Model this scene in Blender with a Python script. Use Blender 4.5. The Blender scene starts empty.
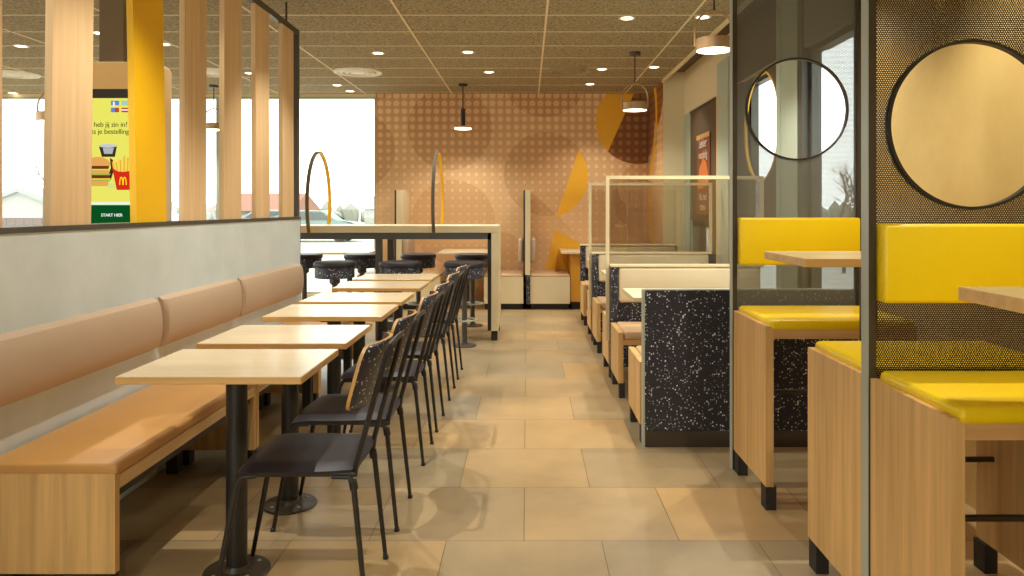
import bpy, bmesh, math, random
from mathutils import Vector, Matrix
random.seed(7)
PI = math.pi
S = bpy.context.scene
COL = S.collection
H = 1.313            # eye height
F = 750.0            # focal length in pixels of the 1024-wide frame

# ------------------------------------------------------------------ helpers
def lin(c):
    c = c / 255.0
    return c / 12.92 if c <= 0.04045 else ((c + 0.055) / 1.055) ** 2.4
def rgb(r, g, b): return (lin(r), lin(g), lin(b), 1.0)

def tag(o, label=None, cat=None, group=None, kind=None):
    if label: o['label'] = label
    if cat: o['category'] = cat
    if group: o['group'] = group
    if kind: o['kind'] = kind
    return o
def thing(name, label, cat, loc=(0, 0, 0), rz=0.0, group=None):
    o = bpy.data.objects.new(name, None)
    o.empty_display_size = 0.1
    o.location = loc; o.rotation_euler = (0, 0, rz)
    COL.objects.link(o)
    return tag(o, label, cat, group)
def obj(name, bm, mats, parent=None, world=False, smooth=False, label=None, kind=None):
    me = bpy.data.meshes.new(name)
    bmesh.ops.recalc_face_normals(bm, faces=bm.faces[:])
    bm.to_mesh(me); bm.free()
    if not isinstance(mats, (list, tuple)): mats = [mats]
    for m in mats: me.materials.append(m)
    if smooth:
        for p in me.polygons: p.use_smooth = True
        me.set_sharp_from_angle(angle=math.radians(40))
    o = bpy.data.objects.new(name, me)
    COL.objects.link(o)
    if parent:
        o.parent = parent
        if world:
            p = parent
            off = Vector((0, 0, 0))
            while p: off += Vector(p.location); p = p.parent
            o.location = -off
    if label: o['label'] = label
    if kind: o['kind'] = kind
    return o
def struct(name, bm, mats, parent=None, smooth=False):
    o = obj(name, bm, mats, parent, smooth=smooth)
    if not parent: o['kind'] = 'structure'
    return o
def new(): return bmesh.new()
def box(bm, x0, x1, y0, y1, z0, z1, mi=0):
    v = [bm.verts.new(p) for p in ((x0,y0,z0),(x1,y0,z0),(x1,y1,z0),(x0,y1,z0),(x0,y0,z1),(x1,y0,z1),(x1,y1,z1),(x0,y1,z1))]
    fs = []
    for idx in ((0,3,2,1),(4,5,6,7),(0,1,5,4),(1,2,6,5),(2,3,7,6),(3,0,4,7)):
        f = bm.faces.new([v[i] for i in idx]); f.material_index = mi; fs.append(f)
    return v, fs
def rbox(bm, x0, x1, y0, y1, z0, z1, r=0.01, seg=3, mi=0):
    v, fs = box(bm, x0, x1, y0, y1, z0, z1, mi)
    es = list({e for f in fs for e in f.edges})
    bmesh.ops.bevel(bm, geom=es, offset=r, segments=seg, profile=0.5, affect='EDGES')
def tube(bm, pts, r, seg=10, closed=False, mi=0, cap=True):
    pts = [Vector(p) for p in pts]; n = len(pts)
    rings = []
    prev = None
    for i, p in enumerate(pts):
        if closed: t = pts[(i+1) % n] - pts[i-1]
        elif i == 0: t = pts[1] - p
        elif i == n-1: t = p - pts[i-1]
        else: t = (pts[i+1]-p).normalized() + (p-pts[i-1]).normalized()
        t.normalize()
        if prev is None:
            a = Vector((0,0,1)) if abs(t.z) < 0.9 else Vector((1,0,0))
            u = t.cross(a).normalized()
        else:
            u = (prev - t * prev.dot(t)).normalized()
        prev = u; w = t.cross(u)
        rr = r[i] if isinstance(r, (list, tuple)) else r
        rings.append([bm.verts.new(p + rr*(math.cos(2*PI*k/seg)*u + math.sin(2*PI*k/seg)*w)) for k in range(seg)])
    m = n if closed else n-1
    for i in range(m):
        a, b = rings[i], rings[(i+1) % n]
        for k in range(seg):
            f = bm.faces.new((a[k], a[(k+1)%seg], b[(k+1)%seg], b[k])); f.material_index = mi
    if cap and not closed:
        bm.faces.new(rings[0][::-1]).material_index = mi
        bm.faces.new(rings[-1]).material_index = mi
def cyl(bm, p0, p1, r, seg=20, mi=0): tube(bm, [p0, p1], r, seg, mi=mi)
def lathe(bm, prof, c=(0,0,0), seg=32, mi=0):
    rings = []
    for r, z in prof:
        if r < 1e-6: rings.append([bm.verts.new((c[0], c[1], c[2]+z))])
        else: rings.append([bm.verts.new((c[0]+r*math.cos(2*PI*k/seg), c[1]+r*math.sin(2*PI*k/seg), c[2]+z)) for k in range(seg)])
    for a, b in zip(rings, rings[1:]):
        for k in range(seg):
            k2 = (k+1) % seg
            if len(a) == 1 and len(b) == 1: continue
            if len(a) == 1: f = bm.faces.new((a[0], b[k], b[k2]))
            elif len(b) == 1: f = bm.faces.new((a[k], a[k2], b[0]))
            else: f = bm.faces.new((a[k], a[k2], b[k2], b[k]))
            f.material_index = mi
def prism(bm, poly, fn, d, mi=0, mi_side=None):
    """poly: 2-D outline; fn(u,v,w) -> 3-D point; extruded from w=0 to w=d"""
    a = [bm.verts.new(fn(u, v, 0)) for u, v in poly]
    b = [bm.verts.new(fn(u, v, d)) for u, v in poly]
    bm.faces.new(a).material_index = mi
    bm.faces.new(b[::-1]).material_index = mi
    n = len(poly)
    for i in range(n):
        f = bm.faces.new((a[i], a[(i+1)%n], b[(i+1)%n], b[i])); f.material_index = mi if mi_side is None else mi_side
def rrect(u0, u1, v0, v1, r, n=6):
    out = []
    for cx, cy, a0 in ((u1-r, v1-r, 0), (u0+r, v1-r, 90), (u0+r, v0+r, 180), (u1-r, v0+r, 270)):
        for k in range(n+1):
            a = math.radians(a0 + 90*k/n)
            out.append((cx + r*math.cos(a), cy + r*math.sin(a)))
    return out
def holed(bm, u0, u1, v0, v1, cu, cv, r, fn, d, n=64):
    """plate with a round hole"""
    angs = sorted(set([2*PI*k/n for k in range(n)] + [math.atan2(v-cv, u-cu) % (2*PI) for u in (u0,u1) for v in (v0,v1)]))
    def outer(a):
        c, s = math.cos(a), math.sin(a); t = 1e9
        if c > 1e-9: t = min(t, (u1-cu)/c)
        if c < -1e-9: t = min(t, (u0-cu)/c)
        if s > 1e-9: t = min(t, (v1-cv)/s)
        if s < -1e-9: t = min(t, (v0-cv)/s)
        return cu+t*c, cv+t*s
    R = []
    for w in (0, d):
        R.append(([bm.verts.new(fn(cu+r*math.cos(a), cv+r*math.sin(a), w)) for a in angs], [bm.verts.new(fn(*outer(a), w)) for a in angs]))
    m = len(angs)
    for i in range(m):
        j = (i+1) % m
        bm.faces.new((R[0][0][i], R[0][1][i], R[0][1][j], R[0][0][j]))
        bm.faces.new((R[1][0][i], R[1][0][j], R[1][1][j], R[1][1][i]))
        bm.faces.new((R[0][0][i], R[0][0][j], R[1][0][j], R[1][0][i]))
        bm.faces.new((R[0][1][i], R[1][1][i], R[1][1][j], R[0][1][j]))
def copy_tree(o, parent=None):
    c = o.copy(); COL.objects.link(c)
    if parent: c.parent = parent
    for ch in list(o.children): copy_tree(ch, c)
    return c
def fXZ(y, s=1): return lambda u, v, w: (u, y + s*w, v)
def fYZ(x, s=1): return lambda u, v, w: (x + s*w, u, v)

# ------------------------------------------------------------------ materials
class NT:
    def __init__(s, name):
        s.m = bpy.data.materials.new(name); s.m.use_nodes = True
        s.t = s.m.node_tree; s.t.nodes.clear()
        s.out = s.t.nodes.new('ShaderNodeOutputMaterial')
    def n(s, typ, **kw):
        nd = s.t.nodes.new(typ)
        for k, v in kw.items(): setattr(nd, k, v)
        return nd
    def l(s, a, b): s.t.links.new(a, b)
    def val(s, sock, v):
        if hasattr(v, 'is_output') or isinstance(v, bpy.types.NodeSocket): s.l(v, sock)
        else: sock.default_value = v
    def math(s, op, a, b=None, clamp=False):
        nd = s.n('ShaderNodeMath', operation=op, use_clamp=clamp)
        s.val(nd.inputs[0], a)
        if b is not None: s.val(nd.inputs[1], b)
        return nd.outputs[0]
    def mix(s, f, a, b):
        nd = s.n('ShaderNodeMix', data_type='RGBA')
        s.val(nd.inputs[0], f); s.val(nd.inputs[6], a); s.val(nd.inputs[7], b)
        return nd.outputs[2]
    def coord(s, which='Object', scale=(1,1,1), loc=(0,0,0)):
        tc = s.n('ShaderNodeTexCoord'); mp = s.n('ShaderNodeMapping')
        s.l(tc.outputs[which], mp.inputs['Vector'])
        mp.inputs['Scale'].default_value = scale; mp.inputs['Location'].default_value = loc
        return mp.outputs[0]
    def noise(s, vec, scale, detail=3, rough=0.5):
        nd = s.n('ShaderNodeTexNoise'); s.l(vec, nd.inputs['Vector'])
        nd.inputs['Scale'].default_value = scale; nd.inputs['Detail'].default_value = detail; nd.inputs['Roughness'].default_value = rough
        return nd.outputs[0]
    def ramp(s, f, stops):
        nd = s.n('ShaderNodeValToRGB'); s.l(f, nd.inputs[0])
        e = nd.color_ramp.elements
        e[0].position, e[0].color = stops[0]; e[1].position, e[1].color = stops[-1]
        for p, c in stops[1:-1]:
            x = e.new(p); x.color = c
        return nd.outputs[0]
    def bsdf(s, color, rough=0.5, metal=0.0, bump=None, bstr=0.2, coat=0.0, spec=0.5):
        b = s.n('ShaderNodeBsdfPrincipled')
        s.val(b.inputs['Base Color'], color); s.val(b.inputs['Roughness'], rough)
        b.inputs['Metallic'].default_value = metal; b.inputs['Coat Weight'].default_value = coat
        b.inputs['Specular IOR Level'].default_value = spec
        if bump is not None:
            bp = s.n('ShaderNodeBump'); bp.inputs['Strength'].default_value = bstr; bp.inputs['Distance'].default_value = 0.01
            s.l(bump, bp.inputs['Height']); s.l(bp.outputs[0], b.inputs['Normal'])
        return b
    def done(s, sh): s.l(sh.outputs[0] if not isinstance(sh, bpy.types.NodeSocket) else sh, s.out.inputs[0]); return s.m
def plain(name, c, rough=0.5, metal=0.0, var=0.06, scale=8, spec=0.5, bump=0.0, coat=0.0):
    t = NT(name); v = t.coord(); f = t.noise(v, scale, 4)
    a = tuple(x*(1-var) for x in c[:3])+(1,); b = tuple(min(1, x*(1+var)) for x in c[:3])+(1,)
    return t.done(t.bsdf(t.mix(f, a, b), rough, metal, bump=f if bump else None, bstr=bump, spec=spec, coat=coat))
def wood(name, c, axis=2, contrast=0.16, rough=0.45, fine=34):
    t = NT(name)
    sc = [1.0, 1.0, 1.0]; sc[axis] = 0.04
    v = t.coord(scale=tuple(sc))
    f = t.noise(v, fine, 3, 0.6); g = t.noise(v, 7, 2)
    h = t.math('ADD', t.math('MULTIPLY', f, 0.6), t.math('MULTIPLY', g, 0.4))
    a = (c[0]*(1-contrast*1.3), c[1]*(1-contrast*1.6), c[2]*(1-contrast*2), 1); b = (min(1,c[0]*(1+contrast)), min(1,c[1]*(1+contrast)), min(1,c[2]*(1+contrast)), 1)
    return t.done(t.bsdf(t.ramp(h, [(0.35, a), (0.65, b)]), rough))
def emit(name, c, st):
    t = NT(name); e = t.n('ShaderNodeEmission'); e.inputs[0].default_value = c; e.inputs[1].default_value = st
    return t.done(e)
def terrazzo(name, base, chip, scale=70, thr=0.22):
    t = NT(name); v = t.coord()
    vo = t.n('ShaderNodeTexVoronoi'); t.l(v, vo.inputs['Vector']); vo.inputs['Scale'].default_value = scale
    sep = t.n('ShaderNodeSeparateColor'); t.l(vo.outputs['Color'], sep.inputs[0])
    rad = t.math('MULTIPLY', t.math('SUBTRACT', sep.outputs[0], 0.36), 0.72)
    m = t.math('LESS_THAN', vo.outputs['Distance'], rad)
    tint = t.mix(sep.outputs[1], chip, tuple(x*0.35 for x in chip[:3])+(1,))
    return t.done(t.bsdf(t.mix(m, base, tint), 0.42))

M = {}
M['wood_v'] = wood('oak_veneer_upright', rgb(216,174,112), 2)
M['wood_slat'] = wood('pale_oak_slat', rgb(224,190,142), 2, 0.10)
M['wood_x'] = wood('oak_edge_along_x', rgb(214,168,110), 0)
M['wood_y'] = wood('oak_edge_along_y', rgb(222,184,130), 1)
M['top'] = wood('maple_table_top', rgb(222,202,164), 0, 0.04, 0.25)
M['top_edge'] = wood('maple_table_edge', rgb(222,176,108), 0, 0.12, 0.4)
M['cream'] = plain('cream_laminate', rgb(222,204,162), 0.45, var=0.03)
M['cream_paint'] = plain('cream_paint', rgb(228,212,172), 0.6, var=0.02)
M['slat_yellow'] = plain('yellow_lacquer', rgb(246,190,8), 0.4, var=0.02)
M['yellow'] = plain('yellow_leatherette', rgb(246,208,0), 0.42, var=0.05, scale=3, bump=0.03)
M['tan_seat'] = plain('tan_leatherette', rgb(198,146,80), 0.42, var=0.05, scale=5)
M['beige_back'] = plain('beige_leatherette', rgb(190,164,136), 0.5, var=0.04, scale=5)
M['beige_seat'] = plain('sand_leatherette', rgb(206,170,128), 0.5, var=0.04)
M['dark_leather'] = plain('aubergine_leatherette', rgb(32,26,32), 0.5, var=0.12, scale=10)
M['black'] = plain('black_powder_coat', rgb(36,32,26), 0.42, var=0.1)
M['black_soft'] = plain('black_plinth', rgb(40,36,32), 0.6)
M['bronze'] = plain('dark_bronze_metal', rgb(62,52,38), 0.4, var=0.08)
M['grey_metal'] = plain('grey_green_metal', rgb(172,176,160), 0.4, var=0.04)
M['dark_metal'] = plain('dark_grey_metal', rgb(74,70,60), 0.42, var=0.06)
M['teal'] = plain('pale_teal_paint', rgb(176,186,166), 0.5, var=0.03)
M['teal_dark'] = plain('grey_teal_panel', rgb(120,126,112), 0.5)
M['beige_low'] = plain('cream_leatherette', rgb(220,202,164), 0.5, var=0.03)
M['perf_lit'] = None
M['terrazzo'] = terrazzo('dark_terrazzo', rgb(42,41,50), rgb(238,240,240), 92)
M['terrazzo_fine'] = terrazzo('dark_terrazzo_fine', rgb(44,45,58), rgb(232,234,244), 90)
M['ply'] = plain('ply_edge', rgb(206,156,88), 0.5)
M['brown'] = plain('brown_blind_fabric', rgb(92,72,50), 0.7, var=0.04)
M['white'] = plain('white_plastic', rgb(228,222,206), 0.4, var=0.01)
M['gridwhite'] = plain('ceiling_grid_paint', rgb(226,208,172), 0.5, var=0.02)
M['hoop_out'] = plain('hoop_dark_outside', rgb(104,94,74), 0.5)
M['hoop_in'] = plain('hoop_yellow_inside', rgb(232,176,20), 0.4)
M['copper'] = plain('brushed_copper_metal', rgb(190,156,116), 0.35, metal=0.6)

# floor tiles
t = NT('beige_stone_tiles')
v = t.coord(loc=(0.0, 0.0, 0))
tc = t.n('ShaderNodeTexCoord'); mp = t.n('ShaderNodeMapping'); t.l(tc.outputs['Object'], mp.inputs[0])
mp.inputs['Location'].default_value = (0.012 + 0.613*20.5, -2.96 + 0.565*20, 0)
br = t.n('ShaderNodeTexBrick'); t.l(mp.outputs[0], br.inputs['Vector'])
br.offset = 0.5; br.offset_frequency = 2; br.squash = 1.0
br.inputs['Scale'].default_value = 1.0; br.inputs['Brick Width'].default_value = 0.613; br.inputs['Row Height'].default_value = 0.565
br.inputs['Mortar Size'].default_value = 0.0018; br.inputs['Mortar Smooth'].default_value = 0.1; br.inputs['Bias'].default_value = 0.0
br.inputs['Color1'].default_value = rgb(194,160,108); br.inputs['Color2'].default_value = rgb(160,144,114); br.inputs['Mortar'].default_value = rgb(112,92,62)
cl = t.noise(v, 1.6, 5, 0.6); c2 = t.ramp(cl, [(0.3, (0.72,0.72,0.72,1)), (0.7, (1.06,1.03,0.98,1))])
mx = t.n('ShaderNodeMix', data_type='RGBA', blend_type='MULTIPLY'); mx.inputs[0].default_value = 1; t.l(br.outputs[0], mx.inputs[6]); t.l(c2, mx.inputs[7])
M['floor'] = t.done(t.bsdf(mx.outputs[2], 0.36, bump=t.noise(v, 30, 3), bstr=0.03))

# wood-wool ceiling tiles
t = NT('wood_wool_ceiling_tile')
v = t.coord(); f = t.noise(v, 42, 4, 0.75); g = t.noise(v, 1.1, 2)
c = t.ramp(f, [(0.36, rgb(104,92,66)), (0.5, rgb(152,137,106)), (0.64, rgb(180,164,130))])
M['ceiling'] = t.done(t.bsdf(c, 0.9, bump=f, bstr=0.3))

# limewashed partition
t = NT('pale_grey_plaster')
v = t.coord(); f = t.noise(v, 2.2, 5, 0.6)
M['plaster'] = t.done(t.bsdf(t.ramp(f, [(0.3, rgb(196,204,200)), (0.7, rgb(216,222,218))]), 0.6))
t = NT('ochre_plaster')
v = t.coord(); f = t.noise(v, 1.6, 5, 0.6)
M['ochre'] = t.done(t.bsdf(t.ramp(f, [(0.3, rgb(206,170,98)), (0.7, rgb(228,196,122))]), 0.65))

# perforated sheet
def perforated(name, c, pitch=0.0072, r=0.31, plane='XZ'):
    t = NT(name); tc = t.n('ShaderNodeTexCoord'); sp = t.n('ShaderNodeSeparateXYZ'); t.l(tc.outputs['Object'], sp.inputs[0])
    U = t.math('DIVIDE', sp.outputs[0 if plane == 'XZ' else 1], pitch); V = t.math('DIVIDE', sp.outputs[2], pitch*math.sqrt(3))
    def dist(off):
        a = t.math('SUBTRACT', t.math('FRACT', t.math('ADD', U, off)), 0.5)
        b = t.math('MULTIPLY', t.math('SUBTRACT', t.math('FRACT', t.math('ADD', V, off)), 0.5), math.sqrt(3))
        return t.math('SQRT', t.math('ADD', t.math('MULTIPLY', a, a), t.math('MULTIPLY', b, b)))
    d = t.math('MINIMUM', dist(100.0), dist(100.5))
    m = t.math('LESS_THAN', d, r)
    b = t.bsdf(c, 0.5); tr = t.n('ShaderNodeBsdfTransparent'); ms = t.n('ShaderNodeMixShader')
    t.l(m, ms.inputs[0]); t.l(b.outputs[0], ms.inputs[1]); t.l(tr.outputs[0], ms.inputs[2])
    return t.done(ms)
M['perf_lit'] = perforated('perforated_sheet_lit', rgb(104,102,90), r=0.285)  # lighter copy of the bronze sheet, reflected light put into its colour
M['perf'] = perforated('perforated_bronze_sheet', rgb(52,42,30))
def glass(name, tint=(0.97,1,0.98,1), gl=0.05):
    t = NT(name); tr = t.n('ShaderNodeBsdfTransparent'); tr.inputs[0].default_value = tint
    g = t.n('ShaderNodeBsdfGlossy'); g.inputs['Roughness'].default_value = 0.02
    ms = t.n('ShaderNodeMixShader'); ms.inputs[0].default_value = gl
    t.l(tr.outputs[0], ms.inputs[1]); t.l(g.outputs[0], ms.inputs[2]); return t.done(ms)
M['glass'] = glass('window_glass'); M['glass_tint'] = glass('divider_glass', (0.9,0.88,0.84,1), 0.10)

# dotted mural (wallpaper with rows of dots, big tone-on-tone discs and yellow leaves)
def mural(name, mode):
    K = 0.0138667
    t = NT(name); tc = t.n('ShaderNodeTexCoord'); sp = t.n('ShaderNodeSeparateXYZ'); t.l(tc.outputs['Object'], sp.inputs[0])
    if mode == 'back': U = t.math('ADD', t.math('DIVIDE', sp.outputs[0], K), 527)
    else: U = t.math('ADD', t.math('DIVIDE', t.math('SUBTRACT', 10.4, sp.outputs[1]), K), 649)
    V = t.math('SUBTRACT', 208, t.math('DIVIDE', t.math('SUBTRACT', sp.outputs[2], H), K))
    def circ(cx, cy, r):
        a = t.math('SUBTRACT', U, cx); b = t.math('SUBTRACT', V, cy)
        return t.math('LESS_THAN', t.math('ADD', t.math('MULTIPLY', a, a), t.math('MULTIPLY', b, b)), r*r)
    def half(x0, y0, x1, y1):      # 1 on the side to the right of the direction p0 -> p1 on the picture
        nx, ny = -(y1-y0), (x1-x0)
        return t.math('GREATER_THAN', t.math('ADD', t.math('MULTIPLY', t.math('SUBTRACT', U, x0), nx), t.math('MULTIPLY', t.math('SUBTRACT', V, y0), ny)), 0)
    AND = lambda a, b: t.math('MULTIPLY', a, b)
    NOT = lambda a: t.math('SUBTRACT', 1.0, a)
    OR = lambda a, b: t.math('MAXIMUM', a, b)
    # dots
    fu = t.math('SUBTRACT', t.math('FRACT', t.math('DIVIDE', t.math('SUBTRACT', U, 376.4-800), 8.0)), 0.5)
    fv = t.math('SUBTRACT', t.math('FRACT', t.math('DIVIDE', t.math('SUBTRACT', V, 93.6-800), 7.9)), 0.5)
    d = t.math('SQRT', t.math('ADD', t.math('MULTIPLY', fu, fu), t.math('MULTIPLY', fv, fv)))
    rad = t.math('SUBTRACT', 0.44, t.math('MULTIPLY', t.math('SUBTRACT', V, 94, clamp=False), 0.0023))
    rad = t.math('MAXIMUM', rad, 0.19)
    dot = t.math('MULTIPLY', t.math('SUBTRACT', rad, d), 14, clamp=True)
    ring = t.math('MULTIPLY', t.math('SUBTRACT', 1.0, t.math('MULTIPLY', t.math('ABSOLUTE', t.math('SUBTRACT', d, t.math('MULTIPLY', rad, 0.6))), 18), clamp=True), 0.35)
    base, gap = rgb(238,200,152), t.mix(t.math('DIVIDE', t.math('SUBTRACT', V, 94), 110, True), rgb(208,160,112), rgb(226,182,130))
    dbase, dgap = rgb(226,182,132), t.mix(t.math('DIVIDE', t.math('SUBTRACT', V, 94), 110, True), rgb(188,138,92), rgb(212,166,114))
    bbase, bgap = rgb(160,106,60), rgb(128,76,36)
    if mode == 'back':
        dark = circ(450,128,42)
        for a in ((545,74,43),(546,174,42),(453,222,42),(356,150,39),(500,262,30),(660,200,46),(372,60,40)): dark = OR(dark, circ(*a))
        c6 = circ(638,122,42)
        chord = half(606,156,632,98)
        brown = AND(c6, chord)
        y1 = AND(c6, NOT(chord))
        y2 = AND(circ(545,170,43), NOT(half(557,214,580,146))) if False else AND(circ(546,176,42), half(557,214,580,146))
        y3 = AND(AND(circ(556,268,40), half(544,275,555,229)), half(555,229,592,250))
        yel = OR(OR(y1, y2), y3)
    else:
        dark = OR(circ(670,150,30), circ(690,240,40)); brown = OR(circ(650,122,34), circ(700,100,30))
        yel = OR(AND(circ(658,118,42), NOT(circ(648,122,42))), AND(circ(700,200,52), NOT(circ(716,200,52))))
    col = t.mix(dot, t.mix(dark, gap, dgap), t.mix(dark, base, dbase))
    col = t.mix(brown, col, t.mix(dot, bgap, bbase))
    col = t.mix(ring, col, t.mix(brown, rgb(236,190,134), rgb(170,112,64)))
    col = t.mix(yel, col, t.mix(ring, rgb(240,178,40), rgb(246,188,60)))
    return t.done(t.bsdf(col, 0.6))
M['mural'] = mural('dotted_mural', 'back'); M['mural_side'] = mural('dotted_mural_side', 'side')

# ------------------------------------------------------------------ room shell
XL, XR, YF, YB, ZC = -8.4, 1.95, -2.2, 10.4, 2.9
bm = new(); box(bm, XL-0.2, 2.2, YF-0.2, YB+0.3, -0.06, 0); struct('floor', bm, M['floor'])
bm = new(); box(bm, XL-0.2, 1.69, YF-0.2, YB+0.25, ZC, ZC+0.1); ceil = struct('ceiling', bm, M['ceiling'])
bm = new()
gx = [0.16 + 1.2*k for k in range(-7, 2)]
for x in gx: box(bm, x-0.009, x+0.009, YF, YB, ZC-0.004, ZC+0.002)
y = 10.26
while y > YF:
    box(bm, XL, 1.69, y-0.008, y+0.008, ZC-0.003, ZC+0.002); y -= 0.585
g = obj('ceiling_grid', bm, M['gridwhite'], ceil)
bm = new(); box(bm, 1.67, 1.70, YF, 9.3, ZC-0.03, ZC+0.14); struct('trim_1', bm, M['gridwhite'])
bm = new(); box(bm, 1.69, 2.2, YF-0.2, YB, ZC+0.1, ZC+0.18); struct('ceiling_slot', bm, M['brown'])
# back wall: mural part, then window band to the left
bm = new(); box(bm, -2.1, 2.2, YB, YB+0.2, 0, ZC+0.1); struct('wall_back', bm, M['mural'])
bm = new(); box(bm, XL, -2.1, YB+0.02, YB+0.2, 2.86, ZC+0.1); struct('wall_back_header', bm, M['cream_paint'])
bm = new(); box(bm, XL, -2.1, YB, YB+0.2, 0, 0.12); struct('wall_back_sill', bm, M['cream_paint'])
def window_x(n, x0, x1, z0, z1, y, mid=()):
    r = bpy.data.objects.new('window_%d' % n, None); COL.objects.link(r); r['kind'] = 'structure'
    bm = new(); w = 0.025
    box(bm, x0, x0+w, y-0.03, y+0.05, z0, z1); box(bm, x1-w, x1, y-0.03, y+0.05, z0, z1)
    box(bm, x0+w, x1-w, y-0.03, y+0.05, z1-w, z1); box(bm, x0+w, x1-w, y-0.03, y+0.05, z0, z0+w)
    obj('window_frame', bm, M['grey_metal'], r)
    bm = new(); box(bm, x0+w, x1-w, y+0.005, y+0.012, z0+w, z1-w); obj('window_pane', bm, M['glass'], r)
    return r
window_x(1, -4.3, -2.1, 0.12, 2.86, YB+0.06)
window_x(2, -6.3, -4.3, 0.12, 2.86, YB+0.06)
window_x(3, -8.4, -6.3, 0.12, 2.86, YB+0.06)
# left wall, with a wide unglazed opening out of view that lets in daylight
bm = new(); box(bm, XL-0.2, XL, YF, YB, 0, 0.5); box(bm, XL-0.2, XL, YF, YB, 2.6, ZC+0.1)
box(bm, XL-0.2, XL, YF, 0.0, 0.5, 2.6); box(bm, XL-0.2, XL, 9.6, YB+0.2, 0.5, 2.6)
struct('wall_left', bm, M['cream_paint'])
bm = new(); box(bm, XL-0.2, 2.2, YF-0.2, YF, 0, 0.4); box(bm, XL-0.2, 2.2, YF-0.2, YF, 2.65, ZC+0.3); box(bm, XL-0.2, -5.2, YF-0.2, YF, 0.4, 2.65); box(bm, -0.4, 2.2, YF-0.2, YF, 0.4, 2.65)
struct('wall_front', bm, M['cream_paint'])
window_x(7, -5.2, -2.8, 0.4, 2.65, YF-0.1); window_x(8, -2.8, -0.4, 0.4, 2.65, YF-0.1)  # unseen windows behind the camera, added to bring in neutral frontal daylight
# right wall
bm = new(); box(bm, XR, XR+0.2, YF, 4.45, 0, ZC+0.3); struct('wall_right', bm, M['ochre'])
bm = new(); box(bm, XR, XR+0.2, 5.36, 9.3, 2.46, ZC+0.3); h_ = struct('wall_right_header', bm, M['cream_paint'])
bm = new(); box(bm, XR, XR+0.2, 4.45, 5.36, 2.44, ZC+0.3); obj('header_panel', bm, M['teal_dark'], h_)
bm = new(); box(bm, XR-0.008, XR, 5.84, 7.06, 2.47, ZC+0.3); obj('header_panel', bm, M['brown'], h_)
bm = new(); box(bm, XR, XR+0.2, 4.45, 9.3, 0, 0.12); struct('wall_right_sill', bm, M['cream_paint'])
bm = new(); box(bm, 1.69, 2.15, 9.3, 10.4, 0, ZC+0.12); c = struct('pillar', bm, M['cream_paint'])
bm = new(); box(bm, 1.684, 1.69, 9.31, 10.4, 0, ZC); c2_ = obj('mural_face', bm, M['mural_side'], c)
def post_y(name, y0, y1, mat, x0=XR, x1=XR+0.12, z0=0.12, z1=2.46):
    bm = new(); box(bm, x0, x1, y0, y1, z0, z1); return struct(name, bm, mat)
post_y('trim_2', 5.36, 5.70, M['teal'], XR-0.02, XR+0.12, 0.12, 3.0); post_y('trim_3', 5.28, 5.36, M['dark_metal'], XR-0.015, XR+0.12, 0.12, 3.0)
post_y('trim_4', 5.76, 5.84, M['teal'], XR-0.01, XR+0.1, 0.12, 3.0); post_y('trim_9', 7.76, 8.95, M['dark_metal'], XR+0.03, XR+0.06, 0.12, 1.17); post_y('trim_5', 7.08, 7.5, M['teal'], 1.90, 2.1, 0, 2.75)
post_y('trim_6', 7.5, 7.74, M['wood_v'], XR, XR+0.1); post_y('trim_7', 8.97, 9.3, M['teal'])
post_y('trim_8', 6.86, 7.08, M['dark_metal'])
def window_y(n, y0, y1, z0, z1, x):
    r = bpy.data.objects.new('window_%d' % n, None); COL.objects.link(r); r['kind'] = 'structure'
    bm = new(); w = 0.04
    box(bm, x-0.03, x+0.04, y0, y0+w, z0, z1); box(bm, x-0.03, x+0.04, y1-w, y1, z0, z1)
    box(bm, x-0.03, x+0.04, y0+w, y1-w, z1-w, z1); box(bm, x-0.03, x+0.04, y0+w, y1-w, z0, z0+w)
    obj('window_frame', bm, M['dark_metal'], r)
    bm = new(); box(bm, x, x+0.008, y0+w, y1-w, z0+w, z1-w); obj('window_pane', bm, M['glass'], r)
window_y(4, 4.45, 5.28, 0.12, 2.44, XR+0.07)
window_y(5, 5.84, 6.86, 0.12, 2.46, XR+0.12)
window_y(6, 7.74, 8.97, 0.12, 2.46, XR+0.1)
# brown screens hanging in two of those windows
r = thing('window_screen', 'brown window screen with a round yellow-rimmed cutout behind the yellow backrest', 'screen', (XR+0.01, 6.33, 0.95))
bm = new(); holed(bm, 5.84, 6.86, 1.10, 2.44, 6.27, 1.99, 0.46, fYZ(XR+0.0), 0.02, 72); obj('screen_panel', bm, M['brown'], r, True)
bm = new(); tube(bm, [(XR+0.01, 6.27+0.455*math.cos(2*PI*k/64), 1.99+0.455*math.sin(2*PI*k/64)) for k in range(64)], 0.014, 8, True); obj('rim', bm, M['hoop_in'], r, True, True, label='yellow rim')
r = thing('window_screen', 'brown window screen carrying a poster, beside the cream pillar', 'screen', (XR+0.01, 8.35, 1.19))
bm = new(); box(bm, XR, XR+0.02, 7.76, 8.95, 1.19, 2.44); obj('screen_panel', bm, M['brown'], r, True)
for za, zb in ((1.17, 1.19), (2.44, 2.46)):
    bm = new(); box(bm, XR-0.012, XR+0.03, 7.76, 8.95, za, zb); obj('rail', bm, M['dark_metal'], r, True)

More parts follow.
